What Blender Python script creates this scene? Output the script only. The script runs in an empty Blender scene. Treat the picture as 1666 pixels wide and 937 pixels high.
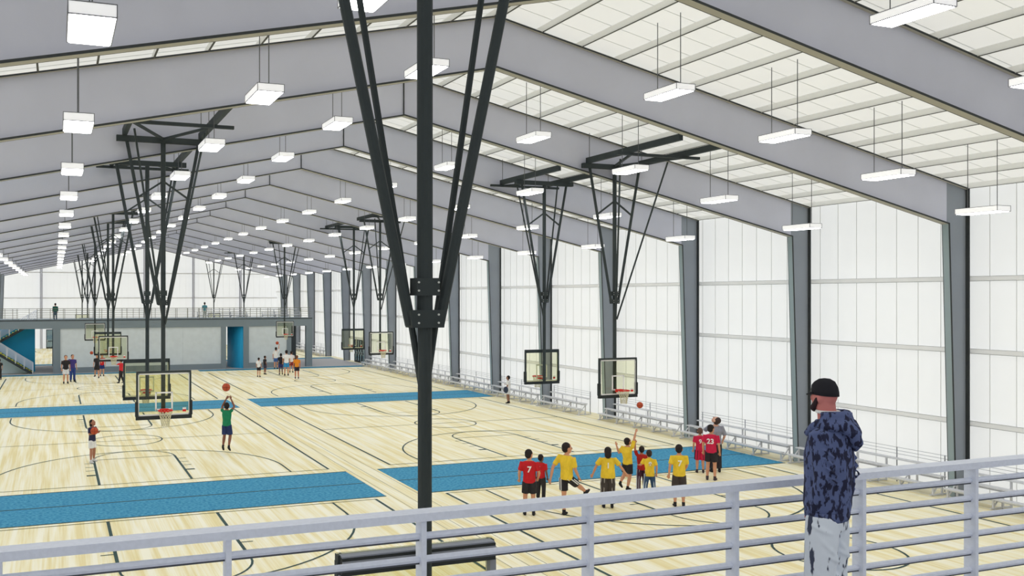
import bpy, bmesh, math, random
from mathutils import Vector, Matrix

# ------------------------------------------------------------------ camera, sky, exposure
SC = bpy.context.scene
COL = SC.collection
cam_d = bpy.data.cameras.new('camera')
cam = bpy.data.objects.new('camera', cam_d)
COL.objects.link(cam)
cam.location = (0, 0, 7.5965)
cam.rotation_euler = (math.pi / 2, 0, -0.3559)
cam_d.sensor_width = 36
cam_d.lens = 1450.77 / 1666 * 36
cam_d.shift_x = 203.0 / 1666
cam_d.shift_y = 12.8 / 1666
cam_d.clip_end = 500
SC.camera = cam
world = bpy.data.worlds.new('overcast_sky')
SC.world = world
world.use_nodes = True
wb = world.node_tree.nodes['Background']
wb.inputs[0].default_value = (0.98, 0.99, 1.0, 1)
wb.inputs[1].default_value = 1.24
SC.view_settings.view_transform = 'Standard'
SC.view_settings.look = 'None'
SC.view_settings.gamma = 1
SC.view_settings.use_curve_mapping = False
SC.view_settings.exposure = 0.14
SC.cycles.use_denoising = True
SC.cycles.max_bounces = 8
SC.cycles.diffuse_bounces = 5
SC.cycles.transparent_max_bounces = 16
LAMP = 13.0
random.seed(7)

# ------------------------------------------------------------------ helpers
def lin(c):
    return tuple((v / 255 / 12.92) if v / 255 <= .04045 else ((v / 255 + .055) / 1.055) ** 2.4 for v in c) + (1,)

def mat(name, rgb, rough=.7, metal=0, noise=0, scale=(4, 4, 4), rgb2=None, emit=0, bump=0):
    m = bpy.data.materials.new(name); m.use_nodes = True
    nt = m.node_tree; b = nt.nodes['Principled BSDF']
    b.inputs['Roughness'].default_value = rough
    b.inputs['Metallic'].default_value = metal
    b.inputs['Specular IOR Level'].default_value = .25
    c = lin(rgb)
    if noise or rgb2:
        tc = nt.nodes.new('ShaderNodeTexCoord'); mp = nt.nodes.new('ShaderNodeMapping')
        mp.inputs['Scale'].default_value = scale
        n = nt.nodes.new('ShaderNodeTexNoise'); n.inputs['Scale'].default_value = 1; n.inputs['Detail'].default_value = 5
        r = nt.nodes.new('ShaderNodeValToRGB')
        k = noise or .12
        c2 = lin(rgb2) if rgb2 else tuple(v * (1 - k) for v in c[:3]) + (1,)
        r.color_ramp.elements[0].color = c2; r.color_ramp.elements[1].color = c
        r.color_ramp.elements[0].position = .38; r.color_ramp.elements[1].position = .6
        nt.links.new(tc.outputs['Object'], mp.inputs[0]); nt.links.new(mp.outputs[0], n.inputs[0])
        nt.links.new(n.outputs[0], r.inputs[0]); nt.links.new(r.outputs[0], b.inputs['Base Color'])
        if bump:
            bp = nt.nodes.new('ShaderNodeBump'); bp.inputs['Strength'].default_value = bump
            nt.links.new(n.outputs[0], bp.inputs['Height']); nt.links.new(bp.outputs[0], b.inputs['Normal'])
    else:
        b.inputs['Base Color'].default_value = c
    if emit:
        b.inputs['Emission Color'].default_value = c; b.inputs['Emission Strength'].default_value = emit
    return m

def translucent(name, rgb, t=.5):
    m = bpy.data.materials.new(name); m.use_nodes = True
    nt = m.node_tree; nt.nodes.remove(nt.nodes['Principled BSDF'])
    out = nt.nodes['Material Output']
    d = nt.nodes.new('ShaderNodeBsdfDiffuse'); tr = nt.nodes.new('ShaderNodeBsdfTranslucent'); mx = nt.nodes.new('ShaderNodeMixShader')
    tc = nt.nodes.new('ShaderNodeTexCoord'); n = nt.nodes.new('ShaderNodeTexNoise'); n.inputs['Scale'].default_value = .7
    r = nt.nodes.new('ShaderNodeValToRGB')
    c = lin(rgb)
    r.color_ramp.elements[0].color = tuple(v * .95 for v in c[:3]) + (1,); r.color_ramp.elements[1].color = c
    nt.links.new(tc.outputs['Object'], n.inputs[0]); nt.links.new(n.outputs[0], r.inputs[0])
    nt.links.new(r.outputs[0], d.inputs[0]); nt.links.new(r.outputs[0], tr.inputs[0])
    mx.inputs[0].default_value = t
    nt.links.new(d.outputs[0], mx.inputs[1]); nt.links.new(tr.outputs[0], mx.inputs[2]); nt.links.new(mx.outputs[0], out.inputs[0])
    return m

def glass(name, rgb, alpha=.8):
    m = bpy.data.materials.new(name); m.use_nodes = True
    nt = m.node_tree; nt.nodes.remove(nt.nodes['Principled BSDF'])
    out = nt.nodes['Material Output']
    g = nt.nodes.new('ShaderNodeBsdfGlossy'); g.inputs['Roughness'].default_value = .05
    tr = nt.nodes.new('ShaderNodeBsdfTransparent'); tr.inputs[0].default_value = lin(rgb); mx = nt.nodes.new('ShaderNodeMixShader')
    mx.inputs[0].default_value = 1 - alpha
    nt.links.new(tr.outputs[0], mx.inputs[1]); nt.links.new(g.outputs[0], mx.inputs[2]); nt.links.new(mx.outputs[0], out.inputs[0])
    return m

class MB:
    """collects shapes; build() links them as one mesh object"""
    def __init__(s): s.v = []; s.f = []; s.m = []
    def add(s, vs, fs, mi=0):
        k = len(s.v); s.v += [tuple(v) for v in vs]
        s.f += [tuple(i + k for i in f) for f in fs]; s.m += [mi] * len(fs); return s
    def box(s, x0, x1, y0, y1, z0, z1, mi=0):
        vs = [(x, y, z) for z in (z0, z1) for y in (y0, y1) for x in (x0, x1)]
        return s.add(vs, [(0, 2, 3, 1), (4, 5, 7, 6), (0, 1, 5, 4), (2, 6, 7, 3), (0, 4, 6, 2), (1, 3, 7, 5)], mi)
    def bar(s, a, b, w, h=None, mi=0, up=(0, 0, 1)):
        a, b = Vector(a), Vector(b); d = (b - a).normalized(); h = h or w
        u = Vector(up)
        if abs(d.dot(u)) > .98: u = Vector((0, 1, 0))
        x = d.cross(u).normalized(); z = x.cross(d)
        vs = [p + x * i * w / 2 + z * j * h / 2 for p in (a, b) for j in (-1, 1) for i in (-1, 1)]
        return s.add(vs, [(0, 1, 3, 2), (4, 6, 7, 5), (0, 4, 5, 1), (2, 3, 7, 6), (0, 2, 6, 4), (1, 5, 7, 3)], mi)
    def tube(s, pts, r, n=8, mi=0, closed=False, ref=None, cap=True):
        """r: number, or list of r / (ra, rb)"""
        pts = [Vector(p) for p in pts]; N = len(pts); rings = []; pa = None
        for i, p in enumerate(pts):
            if closed: d = pts[(i + 1) % N] - pts[i - 1]
            else: d = pts[min(i + 1, N - 1)] - pts[max(i - 1, 0)]
            d.normalize()
            u = pa or (Vector(ref) if ref else Vector((0, 0, 1)))
            if abs(d.dot(u)) > .97: u = Vector((0, 1, 0)) if abs(d.y) < .9 else Vector((0, 0, 1))
            a = (u - d * u.dot(d)).normalized(); b = d.cross(a); pa = a
            rr = r[i] if isinstance(r, (list, tuple)) else r
            ra, rb = rr if isinstance(rr, (list, tuple)) else (rr, rr)
            rings.append([p + a * ra * math.cos(2 * math.pi * k / n) + b * rb * math.sin(2 * math.pi * k / n) for k in range(n)])
        vs = [v for g in rings for v in g]; fs = []
        for i in range(N if closed else N - 1):
            j = (i + 1) % N
            for k in range(n): fs.append((i * n + k, i * n + (k + 1) % n, j * n + (k + 1) % n, j * n + k))
        if not closed and cap: fs += [tuple(reversed(range(n))), tuple((N - 1) * n + k for k in range(n))]
        return s.add(vs, fs, mi)
    def ell(s, c, r, mi=0, n=12, m=8, rot=None):
        c = Vector(c); vs = []; fs = []
        for i in range(1, m):
            t = math.pi * i / m
            for k in range(n):
                p = 2 * math.pi * k / n
                vs.append(Vector((r[0] * math.sin(t) * math.cos(p), r[1] * math.sin(t) * math.sin(p), r[2] * math.cos(t))))
        vs += [Vector((0, 0, r[2])), Vector((0, 0, -r[2]))]
        if rot: vs = [rot @ v for v in vs]
        vs = [v + c for v in vs]; T = len(vs) - 2
        for i in range(m - 2):
            for k in range(n): fs.append((i * n + k, (i + 1) * n + k, (i + 1) * n + (k + 1) % n, i * n + (k + 1) % n))
        for k in range(n):
            fs.append((T, k, (k + 1) % n)); fs.append((T + 1, (m - 2) * n + (k + 1) % n, (m - 2) * n + k))
        return s.add(vs, fs, mi)
    def mesh(s, name, mats, smooth=False):
        me = bpy.data.meshes.new(name); me.from_pydata(s.v, [], s.f)
        for m in (mats if isinstance(mats, (list, tuple)) else [mats]): me.materials.append(m)
        for p, k in zip(me.polygons, s.m): p.material_index = k; p.use_smooth = smooth
        me.update(); return me
    def build(s, name, mats, parent=None, loc=None, smooth=False):
        return put(name, s.mesh(name, mats, smooth), parent, loc)

def put(name, me, parent=None, loc=None):
    o = bpy.data.objects.new(name, me); COL.objects.link(o)
    if parent: o.parent = parent
    if loc: o.location = loc
    return o

def tag(o, label=None, cat=None, group=None, kind=None):
    if label: o['label'] = label
    if cat: o['category'] = cat
    if group: o['group'] = group
    if kind: o['kind'] = kind
    return o

def empty(name, loc=(0, 0, 0), rz=0):
    o = bpy.data.objects.new(name, None); COL.objects.link(o)
    o.location = loc; o.rotation_euler.z = rz; o.empty_display_size = .2; return o

def copy_tree(o, parent=None):
    c = o.copy(); COL.objects.link(c)
    if parent: c.parent = parent
    for ch in list(o.children): copy_tree(ch, c)
    return c

ORD = ['first', 'second', 'third', 'fourth', 'fifth', 'sixth', 'seventh', 'eighth', 'ninth', 'tenth', 'eleventh', 'twelfth',
       'thirteenth', 'fourteenth', 'fifteenth', 'sixteenth', 'seventeenth', 'eighteenth', 'nineteenth', 'twentieth']

# ------------------------------------------------------------------ materials
M = dict(
    web=mat('grey_painted_steel', (205, 207, 222), .8, noise=.05, scale=(.5, .5, .5)),
    colweb=mat('slate_painted_column', (146, 153, 163), .8, noise=.06, scale=(.5, .5, .5)),
    flange=mat('tan_grey_flange', (178, 175, 166), .8),
    cflange=mat('blue_grey_flange', (150, 165, 172), .8),
    edge=mat('dark_flange_edge', (62, 66, 68), .8),
    wall=translucent('translucent_wall_sheet', (240, 241, 240), .50),
    roof=translucent('translucent_roof_sheet', (240, 239, 234), .5),
    rib=translucent('panel_rib', (236, 237, 236), .6),
    girt=translucent('pale_girt', (254, 254, 254), .72),
    girtline=mat('grey_girt_lip', (168, 170, 172), .8),  # thin grey lips along both girt edges
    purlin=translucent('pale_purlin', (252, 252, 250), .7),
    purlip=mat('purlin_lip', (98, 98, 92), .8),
    wood=None,
    line=mat('court_line_paint', (40, 72, 72), .6),
    line2=mat('olive_line_paint', (126, 122, 84), .6),
    blue=mat('blue_rubber_floor', (78, 158, 192), .8, rgb2=(34, 126, 172), scale=(9, 9, 9)),
    blue2=mat('deep_blue_rubber_floor', (44, 128, 162), .8, noise=.1, scale=(6, 6, 6)),
    concrete=mat('grey_mezzanine_floor', (178, 178, 182), .8, noise=.06),
    dark=mat('charcoal_steel', (56, 63, 65), .7),
    pad=mat('charcoal_padding', (50, 54, 56), .8),
    padtop=mat('grey_pad_top', (140, 145, 158), .7),
    white=mat('white_paint', (238, 238, 240), .6),
    glass=glass('tinted_backboard_glass', (248, 248, 234), .975),
    red=mat('red_rim', (214, 44, 38), .6),
    net=mat('cream_net', (214, 208, 180), .9),
    bolt=mat('bolt_steel', (205, 208, 205), .4),
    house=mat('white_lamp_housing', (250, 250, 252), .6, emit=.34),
    houseedge=mat('lamp_housing_seam', (120, 122, 128), .6),
    diff=mat('lamp_diffuser', (255, 255, 255), .5, emit=LAMP),
    rod=mat('lamp_rod', (96, 98, 100), .6),
    alu=mat('brushed_aluminium', (228, 234, 250), .5, noise=.05, scale=(30, 30, 30)),
    alulip=mat('dark_rail_underside', (84, 88, 98), .6),  # dark strip along the bottom of each rail
    bench=mat('bench_aluminium', (212, 214, 220), .5),
    benchdk=mat('bench_frame_steel', (150, 154, 162), .6),
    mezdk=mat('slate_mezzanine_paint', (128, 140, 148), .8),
    mezpanel=mat('light_grey_panel', (212, 220, 226), .8, noise=.05, scale=(2, 2, 2)),
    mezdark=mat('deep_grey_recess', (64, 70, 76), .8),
    sky=mat('bright_blue_wall', (36, 158, 208), .55),
    pale=mat('blue_wall_painted_light', (216, 236, 248), .6),  # paler blue that paints light onto the wall under the stair
    tread=mat('yellow_green_tread', (206, 206, 92), .8),
    railthin=mat('thin_rail_metal', (128, 130, 116), .6),
    ball=mat('basketball_leather', (190, 84, 56), .7, noise=.15, scale=(20, 20, 20)),
    seam=mat('ball_seam', (60, 30, 24), .7),
    doorglass=glass('door_glass', (170, 190, 196), .85),
)
def wood():
    m = bpy.data.materials.new('maple_court_floor'); m.use_nodes = True
    nt = m.node_tree; b = nt.nodes['Principled BSDF']; b.inputs['Roughness'].default_value = .55; b.inputs['Specular IOR Level'].default_value = .2
    tc = nt.nodes.new('ShaderNodeTexCoord')
    def nz(scale, detail):
        mp = nt.nodes.new('ShaderNodeMapping'); mp.inputs['Scale'].default_value = scale
        n = nt.nodes.new('ShaderNodeTexNoise'); n.inputs['Scale'].default_value = 1; n.inputs['Detail'].default_value = detail
        nt.links.new(tc.outputs['Object'], mp.inputs[0]); nt.links.new(mp.outputs[0], n.inputs[0]); return n
    n1 = nz((3.4, .12, 1), 4); n2 = nz((16, .3, 1), 3)
    ad = nt.nodes.new('ShaderNodeMath'); ad.operation = 'MULTIPLY_ADD'; ad.inputs[1].default_value = .5
    nt.links.new(n2.outputs[0], ad.inputs[0]); nt.links.new(n1.outputs[0], ad.inputs[2])
    r = nt.nodes.new('ShaderNodeValToRGB'); e = r.color_ramp.elements
    e[0].position = .60; e[0].color = lin((234, 220, 166)); e[1].position = .88; e[1].color = lin((250, 246, 226))
    k = e.new(.72); k.color = lin((243, 234, 196))
    nt.links.new(ad.outputs[0], r.inputs[0]); nt.links.new(r.outputs[0], b.inputs['Base Color'])
    return m
M['wood'] = wood()

# ------------------------------------------------------------------ the hall
XR, HW = 12.46, 20.04                 # ridge line and half width of the hall
SP, YA = 7.5925, 24.15                # frame spacing, second frame in view
Y0, Y1 = YA - 4 * SP, YA + 15 * SP    # near wall, far wall
ZR_T, ZE_T, ZR_B, ZI = 16.0, 11.63, 14.515, 10.335
XI = 18.99                            # inner face of the column haunch, from the ridge
slope = (ZR_T - ZE_T) / HW
def roof_z(x): return ZR_T + .24 - slope * abs(x - XR)
XW = HW + .28

floor = MB().box(XR - XW, XR + XW, Y0, Y1, -.3, 0).build('floor', M['wood']); tag(floor, kind='structure', label='pale maple sports floor with court markings')
# floor finishes laid on the boards
def strip(x0, x1, y0, y1, name='blue_strip', m='blue', z=.004):
    b = MB().box(x0, x1, y0, y1, 0, z)
    o = b.build(name, M[m], floor); return o
for (ya, yb) in ((31.72, 36.75), (60.35, 65.15)):
    strip(XR - XW, 11.75, ya, yb); strip(13.2, 31.1, ya, yb)
    for xa, xb in ((XR - XW, 11.75), (13.2, 31.1)):
        for y in (ya, (ya + yb) / 2, yb): strip(xa, xb, y - .045, y + .045, 'strip_seam', 'line', .008)
strip(XR - XW, 12.2, 91.0, 92.4, m='blue2'); strip(13.6, 31.2, 90.6, 92.3, m='blue2')
strip(XR - XW, 31.9, 104.2, 106.0, m='blue2')
strip(XR - XW, 31.9, 92.4, 104.2, 'grey_floor_finish', 'concrete')

# court markings
def flat_path(b, pts, w, z=.006):
    pts = [Vector(p) for p in pts]
    for i in range(len(pts) - 1):
        p, q = pts[i], pts[i + 1]; d = (q - p); L = d.length
        if L < 1e-6: continue
        d /= L; n = Vector((-d.y, d.x)) * w / 2; e = d * (w * .2 if len(pts) > 2 else 0)
        a, bb = p - e, q + e
        b.add([(a.x - n.x, a.y - n.y, z), (bb.x - n.x, bb.y - n.y, z), (bb.x + n.x, bb.y + n.y, z), (a.x + n.x, a.y + n.y, z)], [(0, 1, 2, 3)])
def cl(name, pts, m='line', w=.085, z=.006):
    w *= 1.25
    b = MB(); flat_path(b, pts, w, z); return b.build(name, M[m], floor)
def arc(cx, cy, r, a0, a1, n=28):
    return [(cx + r * math.cos(a0 + (a1 - a0) * i / n), cy + r * math.sin(a0 + (a1 - a0) * i / n)) for i in range(n + 1)]
W2, LC, H12, FT, R3 = 7.73, 22.41, 1.83, 5.8, 6.05
def court(cx, ya):
    yb = ya + LC; ym = (ya + yb) / 2
    for x in (cx - W2, cx + W2): cl('side_line', [(x, ya), (x, yb)])
    for y in (ya, yb): cl('base_line', [(cx - W2, y), (cx + W2, y)], 'line2', .06)
    cl('centre_line', [(cx - W2, ym), (cx + W2, ym)], 'line2', .06, .007)
    cl('centre_circle', arc(cx, ym, 1.83, 0, 2 * math.pi, 40), 'line', .06, .008)
    for yb_, s in ((ya, 1), (yb, -1)):
        for x in (-H12, H12): cl('lane_line', [(cx + x, yb_), (cx + x, yb_ + s * FT)])
        cl('free_throw_line', [(cx - H12, yb_ + s * FT), (cx + H12, yb_ + s * FT)], 'line2', .06, .007)
        cl('free_throw_arc', arc(cx, yb_ + s * FT, 1.83, 0, s * math.pi, 20), 'line', .055, .008)
        yc = yb_ + s * 1.6
        p = [(cx + R3, yb_), (cx + R3, yc)] + arc(cx, yc, R3, 0, s * math.pi, 36) + [(cx - R3, yc), (cx - R3, yb_)]
        cl('three_point_line', p, 'line', .06, .009)
        for x, q in ((-H12, -1), (H12, 1)):
            for t, w in ((2.13, .2), (3.2, .06), (4.05, .06), (4.95, .06)):
                b = MB(); flat_path(b, [(cx + x, yb_ + s * t), (cx + x + q * .42, yb_ + s * t)], w, .009)
                b.build('lane_mark', M['line'], floor)
CX = (3.474, 21.823)
CY = (8.97, 37.53, 66.1, 109.4)
for x in CX:
    for y in CY: court(x, y)
for x in (11.95, 12.5, 13.05): cl('floor_seam', [(x, Y0 + 1), (x, 91)], 'line2', .018, .003)

# walls, each of upright sheets with a folded rib at the seam
def sheet_wall(name, n, L, zf, m=M['wall'], w=.95):
    """panel meshes in local x along the wall, z up, seen from +y side"""
    pass
def rib_panel(w, h0, h1, m, rib=True):
    """one sheet from x=0..w, height h0 at x=0 and h1 at x=w, with a small standing rib along x=0 towards +y"""
    b = MB()
    b.add([(0, 0, 0), (w, 0, 0), (w, 0, h1), (0, 0, h0)], [(0, 1, 2, 3)])
    if rib: b.box(-.007, .007, -.002, .02, 0, min(h0, h1), 1)
    return b.mesh('wall_panel', [m, M['rib']])
LY = Y1 - Y0; NP = 146; PW = LY / NP
wr = empty('wall_right', (XR + XW, Y0, 0)); tag(wr, 'tall white translucent side wall with grey columns in front', kind='structure')
wl = empty('wall_left', (XR - XW, Y1, 0)); tag(wl, 'white translucent side wall at the left of the hall', kind='structure')
hm = roof_z(XR + XW)
me = rib_panel(PW, hm, hm, M['wall'])
for i in range(NP):
    for w_, rz in ((wr, math.pi / 2), (wl, -math.pi / 2)):
        o = put('wall_panel', me, w_); o.location = (0, (i * PW) * (1 if rz > 0 else -1), 0); o.rotation_euler.z = rz
def girt_mesh(L):
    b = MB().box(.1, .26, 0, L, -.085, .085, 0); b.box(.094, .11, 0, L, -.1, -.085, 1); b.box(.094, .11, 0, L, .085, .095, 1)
    return b.mesh('wall_girt', [M['girt'], M['girtline']])
gm = girt_mesh(SP)
for z in (2.75, 5.5, 8.25):
    for k in range(19):
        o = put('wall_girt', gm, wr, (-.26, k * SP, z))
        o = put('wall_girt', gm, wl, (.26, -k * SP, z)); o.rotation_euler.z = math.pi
for nm, y, rz, lab in (('wall_far', Y1, math.pi, 'white translucent gable end wall beyond the far balcony'), ('wall_near', Y0, 0, 'white translucent gable end wall behind the viewer')):
    we = empty(nm, (XR, y, 0), rz); tag(we, lab, kind='structure')
    n = 43; pw = 2 * XW / n
    for i in range(n):
        x0 = -XW + i * pw; x1 = x0 + pw
        ha, hb = roof_z(XR + x0), roof_z(XR + x1)
        if x0 < 0 < x1: 
            b = MB().add([(x0, 0, 0), (x1, 0, 0), (x1, 0, hb), (0, 0, roof_z(XR)), (x0, 0, ha)], [(0, 1, 2, 3, 4)])
            b.build('wall_panel', [M['wall'], M['rib']], we)
        else:
            put('wall_panel', rib_panel(pw, ha, hb, M['wall']), we, (x0, 0, 0))
    for z in (3.6, 7.3, 11.0):
        hw = XW if z < hm else (roof_z(XR) - z) / slope
        b = MB().box(-hw + .1, hw - .1, 0, .2, z - .07, z + .07); b.box(-hw + .1, hw - .1, .2, .205, z - .08, z - .07, 1)
        b.build('wall_girt', [M['girt'], M['girtline']], we)
    for k in (-2, -1, 0, 1, 2):
        x = k * 7.2; b = MB(); zt = roof_z(XR + x) - .3
        b.box(x - .15, x + .15, .2, .24, 0, zt); b.box(x - .15, x + .15, .5, .54, 0, zt); b.box(x - .02, x + .02, .24, .5, 0, zt)
        b.box(x - .16, x - .13, .5, .55, 0, zt, 1); b.box(x + .13, x + .16, .5, .55, 0, zt, 1)
        b.build('wall_post', [M['web'], M['edge']], we)

# roof: sheets on purlins
ceil = empty('ceiling', (XR, Y0, 0)); tag(ceil, 'white translucent pitched roof on thin purlins', kind='structure')
zr, ze = roof_z(XR), roof_z(XR + XW)
for s in (-1, 1):
    b = MB().add([(0, 0, zr), (s * XW, 0, ze), (s * XW, PW, ze), (0, PW, zr)], [(0, 1, 2, 3)])
    nz = Vector((s * slope, 0, 1)).normalized() * -.015
    b.add([(0, -.01, zr), (s * XW, -.01, ze), (s * XW, .01, ze), (0, .01, zr), (nz.x, 0, zr + nz.z), (s * XW + nz.x, 0, ze + nz.z)], [(0, 1, 5, 4), (3, 4, 5, 2)], 1)
    me = b.mesh('roof_panel', [M['roof'], M['rib']])
    for i in range(NP): put('roof_panel', me, ceil, (0, i * PW, 0))
    for k in range(0, 15):
        x = .12 + k * (HW - .2) / 14; zt = roof_z(XR + x) - .02
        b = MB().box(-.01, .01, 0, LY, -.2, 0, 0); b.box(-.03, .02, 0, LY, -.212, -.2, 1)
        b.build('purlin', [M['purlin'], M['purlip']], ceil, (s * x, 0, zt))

# rigid steel frames
def prof(b, pts, y0, y1, mi=0):
    n = len(pts)
    b.add([(x, y0, z) for x, z in pts] + [(x, y1, z) for x, z in pts],
          [tuple(range(n)), tuple(reversed(range(n, 2 * n)))] + [(i, i + n, (i + 1) % n + n, (i + 1) % n) for i in range(n)], mi)
def plate(b, a, c, th, hw=.15, mi=0, side=1, lip=.028):
    """flange along segment a-c (xz), thickness th offset to `side`, half width hw in y, with dark lips on both long edges"""
    d = Vector((c[0] - a[0], c[1] - a[1])).normalized(); n = Vector((-d.y, d.x)) * th * side
    q = [a, c, (c[0] + n.x, c[1] + n.y), (a[0] + n.x, a[1] + n.y)]
    if side < 0: q.reverse()
    prof(b, q, -hw + lip, hw - lip, mi); prof(b, q, -hw, -hw + lip, 1); prof(b, q, hw - lip, hw, 1)
def frame_proto():
    t = empty('steel_frame')
    for s in (-1, 1):
        X = lambda v: s * v
        f = (lambda p: p if s > 0 else list(reversed(p)))
        r = MB(); prof(r, f([(0, ZR_B), (X(XI), ZI), (X(XI), roof_z(XR + XI) - .24), (0, ZR_T)]), -.012, .012)
        ro = r.build('rafter', [M['web'], M['edge']], t)
        b = MB(); plate(b, (0, ZR_B), (X(XI), ZI), .05, side=-s); b.build('bottom_flange', [M['flange'], M['edge']], ro)
        b = MB(); plate(b, (0, ZR_T), (X(HW), ZE_T), .04, side=s); b.build('top_flange', [M['flange'], M['edge']], ro)
        c = MB(); prof(c, f([(X(19.34), 0), (X(HW), 0), (X(HW), ZE_T), (X(XI), roof_z(XR + XI) - .24), (X(XI), ZI)]), -.012, .012)
        co = c.build('column', [M['colweb'], M['edge']], t)
        b = MB(); plate(b, (X(19.34), 0), (X(XI), ZI), .05, side=s); b.build('inner_flange', [M['cflange'], M['edge']], co)
        b = MB(); plate(b, (X(HW), 0), (X(HW), ZE_T), .05, side=s); b.build('outer_flange', [M['edge'], M['edge']], co)
    b = MB().box(-.02, .02, -.06, .06, ZR_B, ZR_T); b.build('ridge_stiffener', M['edge'], t)
    return t
proto = frame_proto()
for i, k in enumerate(range(-3, 15)):
    o = proto if i == 0 else copy_tree(proto)
    o.location = (XR, YA + k * SP, 0)
    where = 'above the near balcony' if k < -1 else ('nearest complete arch crossing the top of view' if k == -1 else 'the %s beyond the near balcony' % ORD[k + 1])
    if k == -3: where = 'just behind the viewing balcony'
    if k == -2: where = 'right above the viewing balcony edge'
    if k == -1: where = 'first in front of the near balcony'
    tag(o, 'grey gabled steel frame spanning the hall, ' + where, 'steel frame', 'steel frames along the hall')

# light fixtures
def light_proto():
    t = empty('box_light')
    w, l, h = .31, .72, .17
    b = MB().box(-w, w, -l, l, 0, h)
    for x in (-w, w):
        b.box(x - .006, x + .006, -l, l, h - .008, h + .006, 1)
    for y in (-l, l): b.box(-w, w, y - .006, y + .006, h - .008, h + .006, 1)
    for x in (-w, w): b.box(x - .007, x + .007, -l, l, -.012, .002, 1)
    for y in (-l, l): b.box(-w, w, y - .007, y + .007, -.012, .002, 1); [b.box(x - .007, x + .007, y - .007, y + .007, 0, h, 1) for x in (-w, w)]
    b.build('housing', [M['house'], M['houseedge']], t)
    b = MB().box(-w + .03, w - .03, -l + .03, l - .03, -.02, -.001); b.build('diffuser', M['diff'], t)
    return t
lp = light_proto()
rodm = {}
OFFS = (-16.2, -12.0, -7.85, -3.7, 3.7, 7.85, 12.0, 16.2)
SIDE = {-16.2: 'fourth row left of ridge', -12.0: 'third row left of ridge', -7.85: 'second row left of ridge', -3.7: 'first row left of ridge',
        3.7: 'first row right of ridge', 7.85: 'second row right of ridge', 12.0: 'third row right of ridge', 16.2: 'fourth row right of ridge'}
first = True
for off in OFFS:
    zl = 14.1 - .232 * abs(off); L = roof_z(XR + off) - (zl + .17) - .02
    rm = MB()
    rm.tube([(0, 0, 0), (0, 0, L)], .012, 6); rmesh = rm.mesh('rod', M['rod'])
    for k in range(16):
        y = 13.15 + SP * k
        if first: o = lp; first = False
        else:
            o = empty('box_light')
            for ch in lp.children:
                if ch.name.startswith('rod'): continue
                c = ch.copy(); COL.objects.link(c); c.parent = o
        o.location = (XR + off, y, zl)
        for q in (-.5, .5): put('rod', rmesh, o, (0, q, .17))
        tag(o, 'white hanging box light, %s from the near balcony in the %s' % (ORD[k], SIDE[off]), 'light', 'box lights hung from the roof')

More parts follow.
